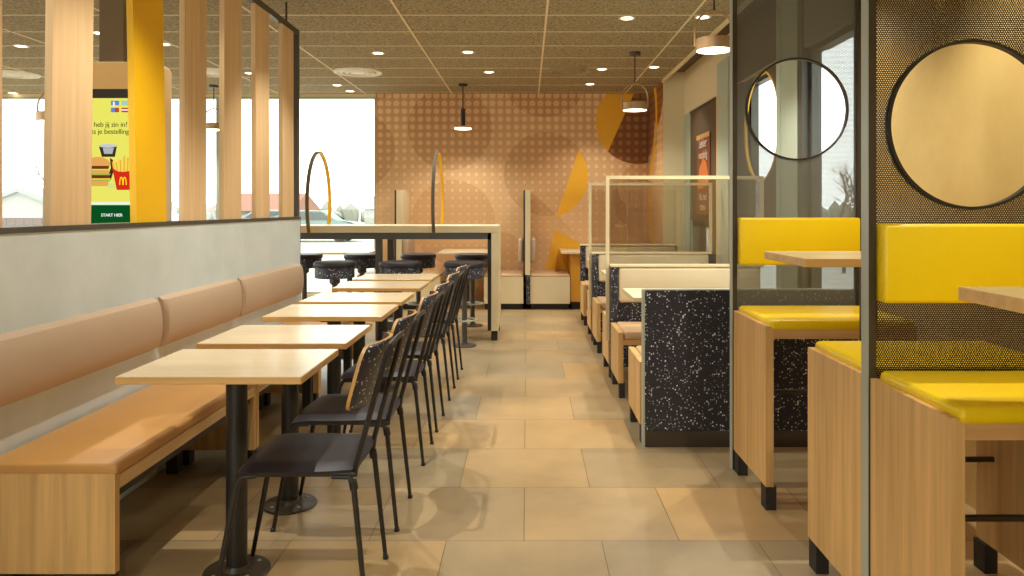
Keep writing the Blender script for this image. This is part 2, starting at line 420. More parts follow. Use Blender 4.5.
def text(name, body, size, loc, rot, mat, parent, align='CENTER', sx=1.0):
    cu = bpy.data.curves.new(name, 'FONT'); cu.body = body; cu.size = size; cu.align_x = align; cu.extrude = 0.0005; cu.space_character = 0.95
    cu.materials.append(mat)
    o = bpy.data.objects.new(name, cu); COL.objects.link(o); o.rotation_euler = rot; o.scale = (sx, 1, 1)
    o.parent = parent; p = parent; off = Vector((0,0,0))
    while p: off += Vector(p.location); p = p.parent
    o.location = Vector(loc) - off
    me = bpy.data.meshes.new_from_object(o.evaluated_get(bpy.context.evaluated_depsgraph_get()))
    m = bpy.data.objects.new(name, me); COL.objects.link(m)
    m.rotation_euler = o.rotation_euler; m.scale = o.scale; m.location = o.location; m.parent = parent
    bpy.data.objects.remove(o)
    return m
r = thing('poster', 'brown food poster with white lettering on the window screen beside the pillar', 'poster', (XR-0.014, 8.2, 1.22))
bm = new(); box(bm, XR-0.014, XR-0.002, 7.95, 8.55, 1.24, 2.12); obj('poster_board', bm, plain('poster_brown', rgb(128,74,40), 0.5), r, True)
bm = new(); box(bm, XR-0.018, XR-0.013, 7.95, 8.55, 2.08, 2.13); obj('poster_clip', bm, M['ply'], r, True)
mo = plain('poster_orange', rgb(214,120,60), 0.5); mw = plain('poster_white', rgb(240,226,210), 0.5)
bm = new(); prism(bm, [(8.5,1.52),(8.0,1.56),(8.02,1.68),(8.12,1.82),(8.2,1.84),(8.26,1.94),(8.3,1.82),(8.42,1.76),(8.47,1.62)], fYZ(XR-0.016), 0.002); obj('picture', bm, mo, r, True)
RY = (PI/2, 0, -PI/2)
text('lettering', 'Lekker', 0.15, (XR-0.017, 8.25, 1.98), RY, mw, r, sx=0.9)
text('lettering', 'voordelig', 0.13, (XR-0.017, 8.25, 1.86), RY, mw, r, sx=0.85)
text('lettering', 'Nu met', 0.12, (XR-0.017, 8.25, 1.40), RY, mw, r)
text('lettering', 'menu', 0.12, (XR-0.017, 8.25, 1.29), RY, mw, r)

# ------------------------------------------------------------------ left: partition, slat screen, banquette
PX = -1.83
bm = new(); box(bm, PX-0.11, PX, 0.6, 6.05, 0, 1.222); p = struct('wall_partition', bm, M['plaster'])
bm = new(); box(bm, PX-0.115, PX+0.004, 0.6, 6.055, 1.222, 1.244); obj('cap', bm, M['dark_metal'], p)
bm = new(); box(bm, PX-0.112, PX+0.002, 6.05, 6.056, 0, 1.222); obj('end_trim', bm, M['dark_metal'], p)
r = thing('slat_screen', 'row of upright oak slats and one yellow slat on the pale partition', 'screen', (PX-0.03, 4.2, 1.244))
sl = [(2.36,2.63,0.0),(2.89,3.16,-0.035),(3.545,3.84,0.06),(4.025,4.30,-0.01),(4.55,4.83,-0.012),(5.10,5.37,0.025),(5.65,5.92,0.012),(1.85,2.12,0.02),(1.3,1.57,-0.02)]
for i, (a, b, tilt) in enumerate(sl):
    z0, z1 = 1.244, 2.70; d = tilt*1.0
    bm = new()
    poly = [(a-d*0.15, z0), (b-d*0.15, z0), (b-d, z1), (a-d, z1)]
    prism(bm, poly, fYZ(PX-0.040), 0.030)
    s = obj('slat', bm, M['slat_yellow'] if i == 2 else M['wood_slat'], r, True)
    if i == 2: s['label'] = 'yellow slat'
bm = new(); box(bm, PX-0.045, PX-0.005, 0.7, 6.05, 2.70, 2.745); obj('top_beam', bm, M['dark_metal'], r, True)
bm = new(); box(bm, PX-0.045, PX-0.005, 6.005, 6.05, 1.244, 2.70); obj('post', bm, M['dark_metal'], r, True)
for yy in (2.2, 3.9, 5.78):
    bm = new(); cyl(bm, (PX-0.025, yy, 2.745), (PX-0.025, yy, 2.9), 0.008, 8); obj('hanger_rod', bm, M['bronze'], r, True)

bw = ['front', 'middle', 'rear']
blabel = ['bench unit with its oak end panel showing, tan seat, before the first table',
          'middle bench unit with tan seat along the partition, behind the second table',
          'tan-seated bench unit at the partition end near the bar table']
BX1 = -1.368
for i, (y0, y1) in enumerate(((2.49, 3.79), (3.80, 4.95), (4.96, 6.04))):
    r = thing('banquette_bench', blabel[i], 'bench', (-1.59, (y0+y1)/2, 0), group='bench units along the partition')
    bm = new(); rbox(bm, PX+0.012, BX1+0.004, y0+0.004, y1-0.004, 0.418, 0.462, 0.012, 3); obj('seat_cushion', bm, M['tan_seat'], r, True, True)
    bm = new(); box(bm, PX+0.01, BX1, y0+0.03, y1-0.03, 0.372, 0.418); obj('seat_rail', bm, M['wood_y'], r, True)
    bm = new(); box(bm, PX+0.01, BX1-0.02, y0+0.03, y1-0.03, 0.335, 0.372); obj('under_frame', bm, M['black'], r, True)
    for (a, b) in ((y0, y0+0.028), (y1-0.028, y1)):
        bm = new(); box(bm, PX+0.01, BX1, a, b, 0.098, 0.43); obj('end_panel', bm, M['wood_v'], r, True)
        for xx in (PX+0.05, BX1-0.09):
            ym = a+0.03 if a == y0 else b-0.09
            bm = new(); box(bm, xx, xx+0.055, ym, ym+0.06, 0, 0.335 if xx > -1.6 else 0.335); obj('leg', bm, M['black_soft'], r, True)
for i, (y0, y1) in enumerate(((2.35, 3.67), (3.72, 4.69), (4.74, 5.985))):
    r = thing('backrest_cushion', ['beige backrest cushion on the partition, above the oak-panelled bench end', 'beige backrest cushion between two others on the pale partition', 'beige backrest cushion at the bar-table end of the pale partition'][i], 'cushion', (PX+0.03, (y0+y1)/2, 0.62), group='beige backrest cushions on the partition')
    bm = new(); n = 16
    prof = [(0.0, 0.62)] + [(0.010 + 0.048*math.sin(PI*(k/n))**0.35 , 0.62 + 0.255*k/n) for k in range(1, n)] + [(0.0, 0.875)]
    # rounded outward profile extruded along the wall
    rings = []
    for (yy, sc) in ((y0, 0.6), (y0+0.012, 0.9), (y0+0.035, 1.0), (y1-0.035, 1.0), (y1-0.012, 0.9), (y1, 0.6)):
        rings.append([bm.verts.new((PX + 0.001 + q*sc, yy, 0.7475 + (z-0.7475)*(0.97+0.03*sc))) for q, z in prof])
    for a, b in zip(rings, rings[1:]):
        for k in range(len(a)): bm.faces.new((a[k], a[(k+1) % len(a)], b[(k+1) % len(a)], b[k]))
    bm.faces.new(rings[0]); bm.faces.new(rings[-1][::-1])
    obj('pad', bm, M['beige_back'], r, True, True)

# ------------------------------------------------------------------ dining tables and chairs
ordn = ['first', 'second', 'third', 'fourth', 'fifth', 'sixth']
def make_table():
    r = thing('dining_table', '', 'table', (0,0,0))
    bm = new(); rbox(bm, -0.308, 0.308, -0.245, 0.245, 0.732, 0.758, 0.004, 2)
    o = obj('tabletop', bm, [M['top'], M['top_edge']], r)
    for f in o.data.polygons:
        if abs(f.normal.z) < 0.5: f.material_index = 1
    bm = new(); box(bm, -0.18, 0.18, -0.03, 0.03, 0.714, 0.732); box(bm, -0.03, 0.03, -0.16, 0.16, 0.716, 0.732); obj('top_bracket', bm, M['black'], r)
    bm = new(); cyl(bm, (0,0,0.01), (0,0,0.72), 0.037, 24); obj('pedestal', bm, M['black'], r, smooth=True)
    bm = new(); lathe(bm, [(0,0),(0.115,0),(0.117,0.004),(0.113,0.010),(0.05,0.013),(0.044,0.03),(0.03,0.03)], seg=40)
    b = obj('base', bm, M['bronze'], r, smooth=True)
    for k in range(4):
        bm = new(); lathe(bm, [(0,0.0145),(0.006,0.0145),(0.007,0.011)], (0.085*math.cos(PI/4+k*PI/2), 0.085*math.sin(PI/4+k*PI/2), 0), 10)
        obj('bolt', bm, M['grey_metal'], b)
    return r
T0 = make_table()
tcs = [2.71, 3.32, 4.08, 4.69, 5.45, 6.08]
for i, yy in enumerate(tcs):
    o = T0 if i == 0 else copy_tree(T0)
    o.location = (-1.049, yy, 0)
    tag(o, '%s maple-topped table from the bench\'s oak-panelled front end' % ordn[i], 'table', 'tables along the bench')

def make_chair():
    r = thing('dining_chair', '', 'chair')
    # seat pad with waterfall front (faces -x)
    bm = new(); nx, ny = 14, 12
    top, bot = [], []
    for i in range(nx+1):
        rt, rb = [], []
        for j in range(ny+1):
            u, v = i/nx*2-1, j/ny*2-1
            sq = 1.0
            # squircle mapping for rounded corners
            uu = u*math.sqrt(1-0.16*v*v); vv = v*math.sqrt(1-0.16*u*u)
            x = 0.0 + 0.205*uu; w = 0.206 + 0.010*(-u)
            yv = w*vv
            e = max(abs(u), abs(v))
            z = 0.476 - 0.020*max(0,(e-0.72)/0.28)**2 - 0.006*max(0, 1-e) - 0.012*max(0, (-u-0.5)/0.5)**2
            rt.append(bm.verts.new((x, yv, z))); rb.append(bm.verts.new((x*0.985, yv*0.985, 0.446)))
        top.append(rt); bot.append(rb)
    for i in range(nx):
        for j in range(ny):
            bm.faces.new((top[i][j], top[i+1][j], top[i+1][j+1], top[i][j+1]))
            bm.faces.new((bot[i][j], bot[i][j+1], bot[i+1][j+1], bot[i+1][j]))
    for i in range(nx):
        for j in (0, ny): bm.faces.new((top[i][j], bot[i][j], bot[i+1][j], top[i+1][j]))
    for j in range(ny):
        for i in (0, nx): bm.faces.new((top[i][j], top[i][j+1], bot[i][j+1], bot[i][j]))
    obj('seat', bm, M['dark_leather'], r, smooth=True)
    bm = new()
    tube(bm, [(-0.17,-0.17,0.437),(0.19,-0.165,0.437),(0.19,0.165,0.437),(-0.17,0.17,0.437)], 0.0085, 8, closed=True)
    box(bm, -0.12, -0.06, -0.17, 0.17, 0.430, 0.446); box(bm, 0.06, 0.12, -0.17, 0.17, 0.430, 0.446)
    obj('seat_frame', bm, M['black'], r, smooth=True)
    for s in (-1, 1):
        bm = new(); tube(bm, [(-0.13, s*0.165, 0.432),(-0.175, s*0.17, 0.43),(-0.192, s*0.172, 0.40),(-0.268, s*0.178, 0.008)], [0.0095,0.0095,0.0105,0.008], 10)
        lathe(bm, [(0,0),(0.011,0),(0.011,0.012),(0.008,0.014)], (-0.270, s*0.178, 0), 12)
        obj('leg', bm, M['black'], r, smooth=True)
        bm = new(); tube(bm, [(0.12, s*0.165, 0.430),(0.175, s*0.165, 0.428),(0.19, s*0.165, 0.41),(0.232, s*0.174, 0.008)], [0.0095,0.0095,0.0105,0.008], 10)
        tube(bm, [(0.186, s*0.158, 0.415),(0.192, s*0.16, 0.385)], 0.014, 10)
        lathe(bm, [(0,0),(0.011,0),(0.011,0.012),(0.008,0.014)], (0.233, s*0.174, 0), 12)
        obj('leg', bm, M['black'], r, smooth=True)
    # back frame: two posts that meet in a low arch behind the panel
    bm = new()
    px = lambda z: 0.195 + (z-0.46)*0.27
    pts = [(0.19, -0.15, 0.425)] + [(px(z), -0.148+0.02*(z-0.46), z) for z in (0.46,0.6,0.75,0.83)] + [(px(0.852)+0.001, -0.12, 0.852)]
    pts += [(px(0.856)+0.001, 0, 0.856)]
    pts += [(p[0], -p[1], p[2]) for p in pts[-2::-1]]
    tube(bm, pts, 0.0095, 8)
    obj('back_frame', bm, M['black'], r, smooth=True)
    # shaped plywood back panel, curved in plan
    bm = new(); n, m = 14, 10; W = 0.205
    def outline(v):      # half width at height fraction v, rounded corners, slightly arched top
        a = 1.0
        rr = 0.24
        if v < rr: a = 1 - 0.36*(1-math.sqrt(max(0,1-((rr-v)/rr)**2)))
        if v > 1-rr: a = 1 - 0.34*(1-math.sqrt(max(0,1-((v-1+rr)/rr)**2)))
        return a
    fr, bk = [], []
    for j in range(m+1):
        v = 0.5-0.5*math.cos(PI*j/m); hw = W*outline(v); a, b = [], []
        for i in range(n+1):
            u = i/n*2-1
            z = 0.640 + 0.215*v + (0.008*(1-u*u) if v > 0.5 else -0.004*(1-u*u))
            x = px(z) - 0.022 - 0.05*(abs(u)**2.2)
            a.append(bm.verts.new((x-0.006, u*hw, z))); b.append(bm.verts.new((x+0.006, u*hw, z)))
        fr.append(a); bk.append(b)
    for j in range(m):
        for i in range(n):
            bm.faces.new((fr[j][i], fr[j][i+1], fr[j+1][i+1], fr[j+1][i])); bm.faces.new((bk[j][i], bk[j+1][i], bk[j+1][i+1], bk[j][i+1]))
    E = []
    for j in range(m):
        for i in (0, n): E.append(bm.faces.new((fr[j][i], fr[j+1][i], bk[j+1][i], bk[j][i])))
    for i in range(n):
        for j in (0, m): E.append(bm.faces.new((fr[j][i], bk[j][i], bk[j][i+1], fr[j][i+1])))
    for f in E: f.material_index = 1
    obj('backrest', bm, [M['terrazzo_fine'], M['ply']], r, smooth=True)
    return r
C0 = make_chair()
for i, yy in enumerate((2.635, 3.225, 4.0, 4.57, 5.29, 5.92)):
    o = C0 if i == 0 else copy_tree(C0)
    o.location = (-0.762, yy, 0)
    tag(o, 'black tube chair with speckled back at the %s table from the bench\'s front end' % ordn[i], 'chair', 'chairs facing the bench')

# ------------------------------------------------------------------ bar table with hoops and stools
r = thing('bar_table', 'long cream bar-height table with dark frame behind the dining tables', 'table', (-1.5, 7.75, 0))
BY0, BY1, BXR = 7.4, 8.14, -0.284
bm = new(); rbox(bm, -2.95, BXR, BY0, BY1, 1.068, 1.137, 0.004, 2); obj('tabletop', bm, M['cream'], r, True)
bm = new(); box(bm, -2.9, BXR-0.07, BY0+0.01, BY0+0.05, 1.004, 1.068); box(bm, -2.9, BXR-0.07, BY1-0.05, BY1-0.01, 1.004, 1.068); obj('under_frame', bm, M['dark_metal'], r, True)
bm = new(); box(bm, BXR-0.068, BXR, BY0, BY1, 0.10, 1.068); obj('side_panel', bm, M['cream'], r, True)
bm = new(); box(bm, BXR-0.105, BXR-0.068, BY0+0.01, BY1-0.01, 0.10, 1.068); obj('side_frame', bm, M['black'], r, True)
for yy in (BY0+0.03, BY1-0.09):
    bm = new(); box(bm, BXR-0.07, BXR-0.01, yy, yy+0.06, 0, 0.10); obj('foot', bm, M['black_soft'], r, True)
for xx in (-1.50, -2.85):
    for yy in (BY0+0.02, BY1-0.08):
        bm = new(); box(bm, xx, xx+0.062, yy, yy+0.06, 0, 1.004); obj('leg', bm, M['dark_metal'], r, True)
for i, xx in enumerate((-2.145, -0.918)):
    r = thing('table_hoop', ['arched hoop with yellow inside on the bar table, before the bright window', 'arched hoop with yellow inside on the bar table, before the dotted mural'][i], 'hoop', (xx, 7.77, 1.075), group='hoops on the bar table')
    def arc(n, da, off):
        out = []
        for k in range(n+1):
            th = math.radians(-38 + 256*k/n)
            out.append((7.735 + (0.42+off)*math.cos(th), 1.36 + (0.525+off)*math.sin(th)))
        return out
    for (nm, o0, o1, mt) in (('outer_band', 0.0, 0.012, 'hoop_out'), ('inner_band', -0.012, 0.0, 'hoop_in')):
        bm = new(); A = arc(48, 0, o0); B = arc(48, 0, o1); hw = 0.016
        A = [p for p in A if p[1] > 1.03]; B = B[:len(A)] if False else arc(48, 0, o1)
        A = arc(48, 0, o0)
        ks = [k for k in range(49) if A[k][1] > 1.05]
        rings = []
        for k in ks:
            (ya, za), (yb, zb) = A[k], B[k]
            rings.append([bm.verts.new(q) for q in ((xx-hw, ya, za), (xx+hw, ya, za), (xx+hw, yb, zb), (xx-hw, yb, zb))])
        for a, b in zip(rings, rings[1:]):
            for k in range(4): bm.faces.new((a[k], a[(k+1)%4], b[(k+1)%4], b[k]))
        bm.faces.new(rings[0]); bm.faces.new(rings[-1])
        obj(nm, bm, M[mt], r, True)
def make_stool():
    r = thing('bar_stool', '', 'stool')
    bm = new(); lathe(bm, [(0,0.805),(0.17,0.805),(0.19,0.80),(0.198,0.788),(0.198,0.765),(0.19,0.752),(0,0.752)], seg=40); obj('seat_cushion', bm, M['dark_leather'], r, smooth=True)
    bm = new(); lathe(bm, [(0,0.752),(0.186,0.752),(0.186,0.655),(0.176,0.65),(0,0.65)], seg=40); obj('seat_drum', bm, M['terrazzo_fine'], r, smooth=True)
    bm = new(); lathe(bm, [(0,0.65),(0.05,0.65),(0.05,0.6),(0.026,0.58),(0.026,0.01),(0,0.01)], seg=24); obj('pole', bm, M['dark_metal'], r, smooth=True)
    bm = new(); tube(bm, [(0.115*math.cos(2*PI*k/32), 0.115*math.sin(2*PI*k/32), 0.25) for k in range(32)], 0.009, 8, True)
    for k in range(3): tube(bm, [(0.02*math.cos(2*PI*k/3), 0.02*math.sin(2*PI*k/3), 0.25), (0.112*math.cos(2*PI*k/3), 0.112*math.sin(2*PI*k/3), 0.25)], 0.006, 8)
    obj('footrest', bm, M['grey_metal'], r, smooth=True)
    bm = new(); lathe(bm, [(0,0),(0.112,0),(0.114,0.005),(0.11,0.011),(0.04,0.016),(0.032,0.03),(0,0.03)], seg=36); obj('base', bm, M['bronze'], r, smooth=True)
    return r
ST0 = make_stool()
sp = [(-1.83,7.14,'bar stool with speckled drum on the dining side, beside the partition end'),
      (-1.21,7.14,'bar stool with speckled drum on the dining side, behind the maple tables'),
      (-0.595,7.14,'bar stool on the dining side, behind the backs of the dining chairs'),
      (-2.48,8.36,'bar stool across the bar table, half hidden by the partition end'),
      (-1.84,8.36,'bar stool across the bar table, before the window and beside the middle post'),
      (-1.21,8.36,'bar stool across the bar table, before the small divider board'),
      (-0.607,8.36,'bar stool across the bar table, beside its cream end panel')]
for i, (x, y, lb) in enumerate(sp):
    o = ST0 if i == 0 else copy_tree(ST0)
    o.location = (x, y, 0); o.rotation_euler.z = i*0.7; tag(o, lb, 'stool', 'stools at the bar table')

# ------------------------------------------------------------------ back booths under the mural
for i, xx in enumerate((0.0, -1.66)):
    r = thing('booth_divider', ['tall cream divider board with speckled plinth between the back benches under the mural', 'tall cream divider board under the mural, seen beyond the bar table'][i], 'divider', (xx+0.015, 10.0, 0), group='dividers of the back booths')
    bm = new(); box(bm, xx-0.024, xx+0.044, 9.66, 10.36, 0.45, 1.545); obj('board', bm, M['cream'], r, True)
    bm = new(); box(bm, xx-0.046, xx-0.024, 9.66, 10.36, 0.45, 1.545); obj('edge_strip', bm, M['bronze'], r, True)
    bm = new(); box(bm, xx-0.010, xx+0.041, 9.64, 10.36, 0.08, 0.45); obj('plinth', bm, M['terrazzo'], r, True)
    for s in (-1, 1):
        cx = xx+s*0.080
        bm = new(); rbox(bm, cx-0.035, cx+0.035, 9.70, 10.34, 0.60, 0.92, 0.034, 4); obj('backrest_cushion', bm, M['beige_back'], r, True, True)
bl = ['cream-fronted box bench under the mural, on the aisle side of the tall divider board', 'cream-fronted box bench under the mural, between the tall divider board and bar table', 'box bench with tan seat under the mural, beyond the bar stools', 'box bench beyond the bar table beside the window corner']
for i, (x0, x1) in enumerate(((0.042, 0.555), (-0.555, -0.048), (-1.615, -1.12), (-2.2, -1.708))):
    r = thing('box_bench', bl[i], 'bench', ((x0+x1)/2, 10.0, 0), group='box benches of the back booths')
    bm = new(); box(bm, x0, x1, 9.66, 10.38, 0.08, 0.425); obj('bench_box', bm, M['cream'], r, True)
    bm = new(); rbox(bm, x0+0.005, x1-0.005, 9.67, 10.37, 0.425, 0.455, 0.012, 2); obj('seat_cushion', bm, M['beige_seat'], r, True, True)
    bm = new(); box(bm, x0+0.01, x1-0.01, 9.72, 10.36, 0, 0.08); obj('kick_plinth', bm, M['black_soft'], r, True)
tl = ['maple table under the mural seen above the bar stools', 'pale table beyond the bar table, before the window']
for i, (x0, x1) in enumerate(((-1.13, -0.47), (-2.68, -2.0))):
    tl2 = tl[i].replace('right of', 'beside')
    r = thing('booth_table', tl2, 'table', ((x0+x1)/2, 9.85, 0), group='tables of the back booths')
    bm = new(); rbox(bm, x0, x1, 9.5, 10.3, 0.722, 0.752, 0.004, 2); obj('tabletop', bm, M['top'], r, True)
    cx = (x0+x1)/2
    bm = new(); cyl(bm, (cx, 9.9, 0.01), (cx, 9.9, 0.722), 0.035, 20); obj('pedestal', bm, M['black'], r, True, True)
    bm = new(); lathe(bm, [(0,0),(0.115,0),(0.115,0.008),(0.05,0.014),(0,0.014)], (cx, 9.9, 0), 30); obj('base', bm, M['bronze'], r, True, True)
# ochre end screen beyond the last low booth
r = thing('side_counter', 'yellow-brown cabinet with pale top between back bench and last low booth', 'cabinet', (0.72, 9.75, 0))
bm = new(); box(bm, 0.565, 0.90, 9.7, 10.38, 0.10, 0.722); obj('cabinet_body', bm, plain('ochre_panel', rgb(214,150,40), 0.5), r, True)
bm = new(); rbox(bm, 0.44, 0.915, 9.62, 10.38, 0.722, 0.752, 0.004, 2); obj('cabinet_top', bm, M['top'], r, True)
bm = new(); box(bm, 0.58, 0.89, 9.74, 10.36, 0, 0.10); obj('kick_plinth', bm, M['black_soft'], r, True)

# ------------------------------------------------------------------ low booths along the right windows
BL, BR = 0.635, 1.78
r = thing('low_divider', 'low dark terrazzo divider wall with black kickboard at the front of the low booths', 'divider', (1.2, 4.15, 0))
bm = new(); box(bm, BL+0.012, 1.90, 4.12, 4.17, 0.09, 0.860); obj('terrazzo_panel', bm, M['terrazzo'], r, True)
bm = new(); box(bm, BL+0.002, BL+0.012, 4.115, 4.175, 0.0, 0.864); box(bm, BL+0.012, 1.90, 4.118, 4.172, 0.860, 0.866); obj('edge_trim', bm, M['grey_metal'], r, True)
bm = new(); box(bm, BL+0.012, 1.90, 4.115, 4.175, 0.0, 0.09); obj('kickboard', bm, M['bronze'], r, True)
dn = ['first', 'second', 'third']
for i, yd in enumerate((5.72, 7.32, 8.92)):
    r = thing('low_divider', 'low booth divider with beige backrest, %s behind the dark terrazzo wall' % dn[i], 'divider', (1.2, yd, 0), group='backs of the low booths')
    bm = new(); box(bm, BL, 1.78, yd, yd+0.06, 0.10, 0.87); obj('terrazzo_panel', bm, M['terrazzo'], r, True)
    bm = new(); box(bm, BL-0.004, 1.785, yd-0.075, yd+0.065, 0.868, 0.882); obj('cap', bm, M['cream'], r, True)
    bm = new(); rbox(bm, BL+0.055, 1.76, yd-0.075, yd-0.002, 0.60, 0.866, 0.022, 3); obj('backrest_cushion', bm, M['beige_low'], r, True, True)
    bm = new(); box(bm, BL, BL+0.05, yd-0.07, yd, 0.47, 0.866); obj('end_post', bm, M['terrazzo'], r, True)
    for xx in (BL+0.01, 1.70):
        bm = new(); box(bm, xx, xx+0.05, yd+0.005, yd+0.055, 0, 0.10); obj('foot', bm, M['black_soft'], r, True)
    if i < 2:
        g = thing('glass_screen', ['cream-framed glass screen on the first low booth divider, cut by the bronze post', 'cream-framed glass screen on the second low booth divider, before the mural'][i], 'screen', (1.2, yd+0.03, 0.882), group='glass screens on the low dividers')
        xa, xb, zt, w = BL-0.031, 1.812, 1.56, 0.026
        bm = new(); box(bm, xa, xa+w, yd+0.015, yd+0.045, 0.30, zt); box(bm, xb-w, xb, yd+0.015, yd+0.045, 0.882, zt); box(bm, xa+w, xb-w, yd+0.015, yd+0.045, zt-w, zt)
        obj('frame', bm, M['cream'], g, True)
        bm = new(); box(bm, xa+w, xb-w, yd+0.027, yd+0.033, 0.884, zt-w); obj('glass_pane', bm, M['glass_tint'], g, True)
def low_bench(y0, y1, lb):
    r = thing('booth_bench', lb, 'bench', (1.2, (y0+y1)/2, 0), group='benches of the low booths')
    bm = new(); box(bm, BL-0.005, BL+0.03, y0, y1, 0.105, 0.452); obj('end_panel', bm, M['wood_v'], r, True)
    bm = new(); box(bm, BR-0.05, BR-0.015, y0, y1, 0.105, 0.44); obj('end_panel', bm, M['wood_v'], r, True)
    bm = new(); rbox(bm, BL+0.034, BR-0.055, y0+0.004, y1-0.004, 0.40, 0.462, 0.018, 3); obj('seat_cushion', bm, M['beige_seat'], r, True, True)
    bm = new(); box(bm, BL+0.03, BR-0.05, y0+0.01, y1-0.01, 0.365, 0.40); obj('seat_rail', bm, M['wood_x'], r, True)
    for xx in (BL+0.0, BR-0.06):
        for yy in (y0+0.004, y1-0.06):
            bm = new(); box(bm, xx+0.002, xx+0.042, yy, yy+0.055, 0, 0.105); obj('leg', bm, M['black_soft'], r, True)
low_bench(4.19, 4.66, 'booth bench backing onto the dark terrazzo wall')
low_bench(5.17, 5.64, 'booth bench facing the terrazzo wall, before the first beige divider')
low_bench(5.80, 6.26, 'booth bench backing onto the first beige divider')
low_bench(6.77, 7.24, 'booth bench facing out before the second beige divider')
low_bench(7.40, 7.86, 'booth bench backing onto the second beige divider')
low_bench(8.37, 8.84, 'booth bench facing out before the third beige divider')
for i, yy in enumerate((4.995, 6.53, 8.12)):
    r = thing('booth_table', 'pale laminate table in the %s low booth from the terrazzo wall' % dn[i], 'table', (1.2, yy, 0), group='tables of the low booths')
    bm = new(); rbox(bm, BL+0.035, 1.70, yy-0.275, yy+0.275, 0.722, 0.75, 0.004, 2); obj('tabletop', bm, M['cream'], r, True)
    bm = new(); cyl(bm, (1.2, yy, 0.01), (1.2, yy, 0.722), 0.035, 20); obj('pedestal', bm, M['black'], r, True, True)
    bm = new(); lathe(bm, [(0,0),(0.115,0),(0.115,0.008),(0.05,0.014),(0,0.014)], (1.2, yy, 0), 30); obj('base', bm, M['bronze'], r, True, True)

# ------------------------------------------------------------------ high booths with perforated screens
HX0, HX1 = 1.035, 1.69
def high_bench(y0, y1, lb, back):
    r = thing('high_bench', lb, 'bench', (1.35, (y0+y1)/2, 0), group='yellow high benches')
    bm = new(); box(bm, HX0, HX0+0.034, y0, y1, 0.104, 0.80); obj('end_panel', bm, M['wood_v'], r, True)
    bm = new(); box(bm, HX1-0.034, HX1, y0, y1, 0.104, 0.80); obj('end_panel', bm, M['wood_v'], r, True)
    bm = new(); rbox(bm, HX0+0.018, HX1-0.01, y0-0.012, y1-0.01, 0.785, 0.828, 0.018, 4); obj('seat_cushion', bm, M['yellow'], r, True, True)
    bm = new(); box(bm, HX0+0.034, HX1-0.034, y0+0.004, y1-0.004, 0.745, 0.789); obj('seat_rail', bm, M['wood_x'], r, True)
    yb = y1-0.03 if back else y0+0.01
    bm = new(); cyl(bm, (HX0+0.03, y1-0.1, 0.42), (HX1-0.03, y1-0.1, 0.42), 0.010, 10); obj('foot_bar', bm, M['bronze'], r, True)
    for xx in (HX0+0.002, HX1-0.048):
        for yy in (y0+0.006, y1-0.075):
            bm = new(); box(bm, xx, xx+0.046, yy, yy+0.068, 0, 0.104); obj('leg', bm, M['black_soft'], r, True)
high_bench(3.25, 3.755, 'yellow-cushioned oak high bench before the terrazzo wall', True)
high_bench(2.325, 2.765, 'yellow-cushioned oak high bench half hidden behind the near perforated screen', False)
high_bench(1.83, 2.26, 'yellow-cushioned oak high bench before the perforated screen with the large round opening', True)
for i, (ys, cx, cz) in enumerate(((3.79, 1.363, 1.812), (2.291, 1.357, 1.567))):
    r = thing('perforated_screen', ['bronze perforated screen whose round opening shows the bright window', 'bronze perforated screen whose round opening shows the ochre wall'][i], 'screen', (1.37, ys, 0), group='perforated screens of the high booths')
    fa = fXZ(ys-0.0015)
    bm = new(); holed(bm, HX0+0.02, HX1-0.03, 0.80, 2.88, cx, cz, 0.254, fXZ(ys-0.001), 0.002, 96); obj('mesh_panel', bm, M['perf_lit'] if i == 0 else M['perf'], r, True)
    bm = new(); n = 96
    rings = []
    for k in range(n):
        a = 2*PI*k/n; c, s = math.cos(a), math.sin(a)
        rings.append([bm.verts.new((cx+q*c, ys+w, cz+q*s)) for q, w in ((0.250,-0.012),(0.259,-0.012),(0.259,0.012),(0.250,0.012))])
    for k in range(n):
        a, b = rings[k], rings[(k+1)%n]
        for j in range(4): bm.faces.new((a[j], a[(j+1)%4], b[(j+1)%4], b[j]))
    obj('ring', bm, M['black'], r, True, True)
    for k, xx in enumerate((HX0-0.003, HX1-0.03)):
        bm = new(); box(bm, xx, xx+0.022, ys-0.028, ys+0.022, 0, 2.9); obj('post', bm, M['bronze'], r, True)
    bm = new(); box(bm, HX0-0.0055, HX0-0.003, ys-0.026, ys+0.020, 0, 2.9); obj('post_trim', bm, M['grey_metal'], r, True, label='grey-green face of the post')
    for za, zb in ((0.785, 0.80), (2.88, 2.9)):
        bm = new(); box(bm, HX0+0.019, HX1-0.03, ys-0.012, ys+0.012, za, zb); obj('rail', bm, M['bronze'], r, True)
    bm = new(); rbox(bm, HX0+0.022, HX1+(-0.035), ys-0.075, ys-0.004, 1.03, 1.265, 0.012, 3); obj('backrest_pad', bm, M['yellow'], r, True, True, label='yellow backrest pad')
for i, (y0, y1) in enumerate(((2.775, 3.245), (1.32, 1.787))):
    r = thing('high_table', ['pale wood high table between two yellow high benches', 'pale wood high table cut by the frame, before the large yellow backrest'][i], 'table', (1.36, (y0+y1)/2, 0), group='high tables between the yellow benches')
    bm = new(); rbox(bm, 1.026, 1.69, y0, y1, 1.094, 1.126, 0.003, 2)
    o = obj('tabletop', bm, [M['top'], M['top_edge']], r, True)
    for f in o.data.polygons:
        if abs(f.normal.z) < 0.5: f.material_index = 1
    ym = (y0+y1)/2
    bm = new(); cyl(bm, (1.37, ym, 0.01), (1.37, ym, 1.094), 0.033, 20); obj('pedestal', bm, M['black'], r, True, True)
    bm = new(); lathe(bm, [(0,0),(0.13,0),(0.13,0.008),(0.05,0.014),(0,0.014)], (1.37, ym, 0), 30); obj('base', bm, M['bronze'], r, True, True)

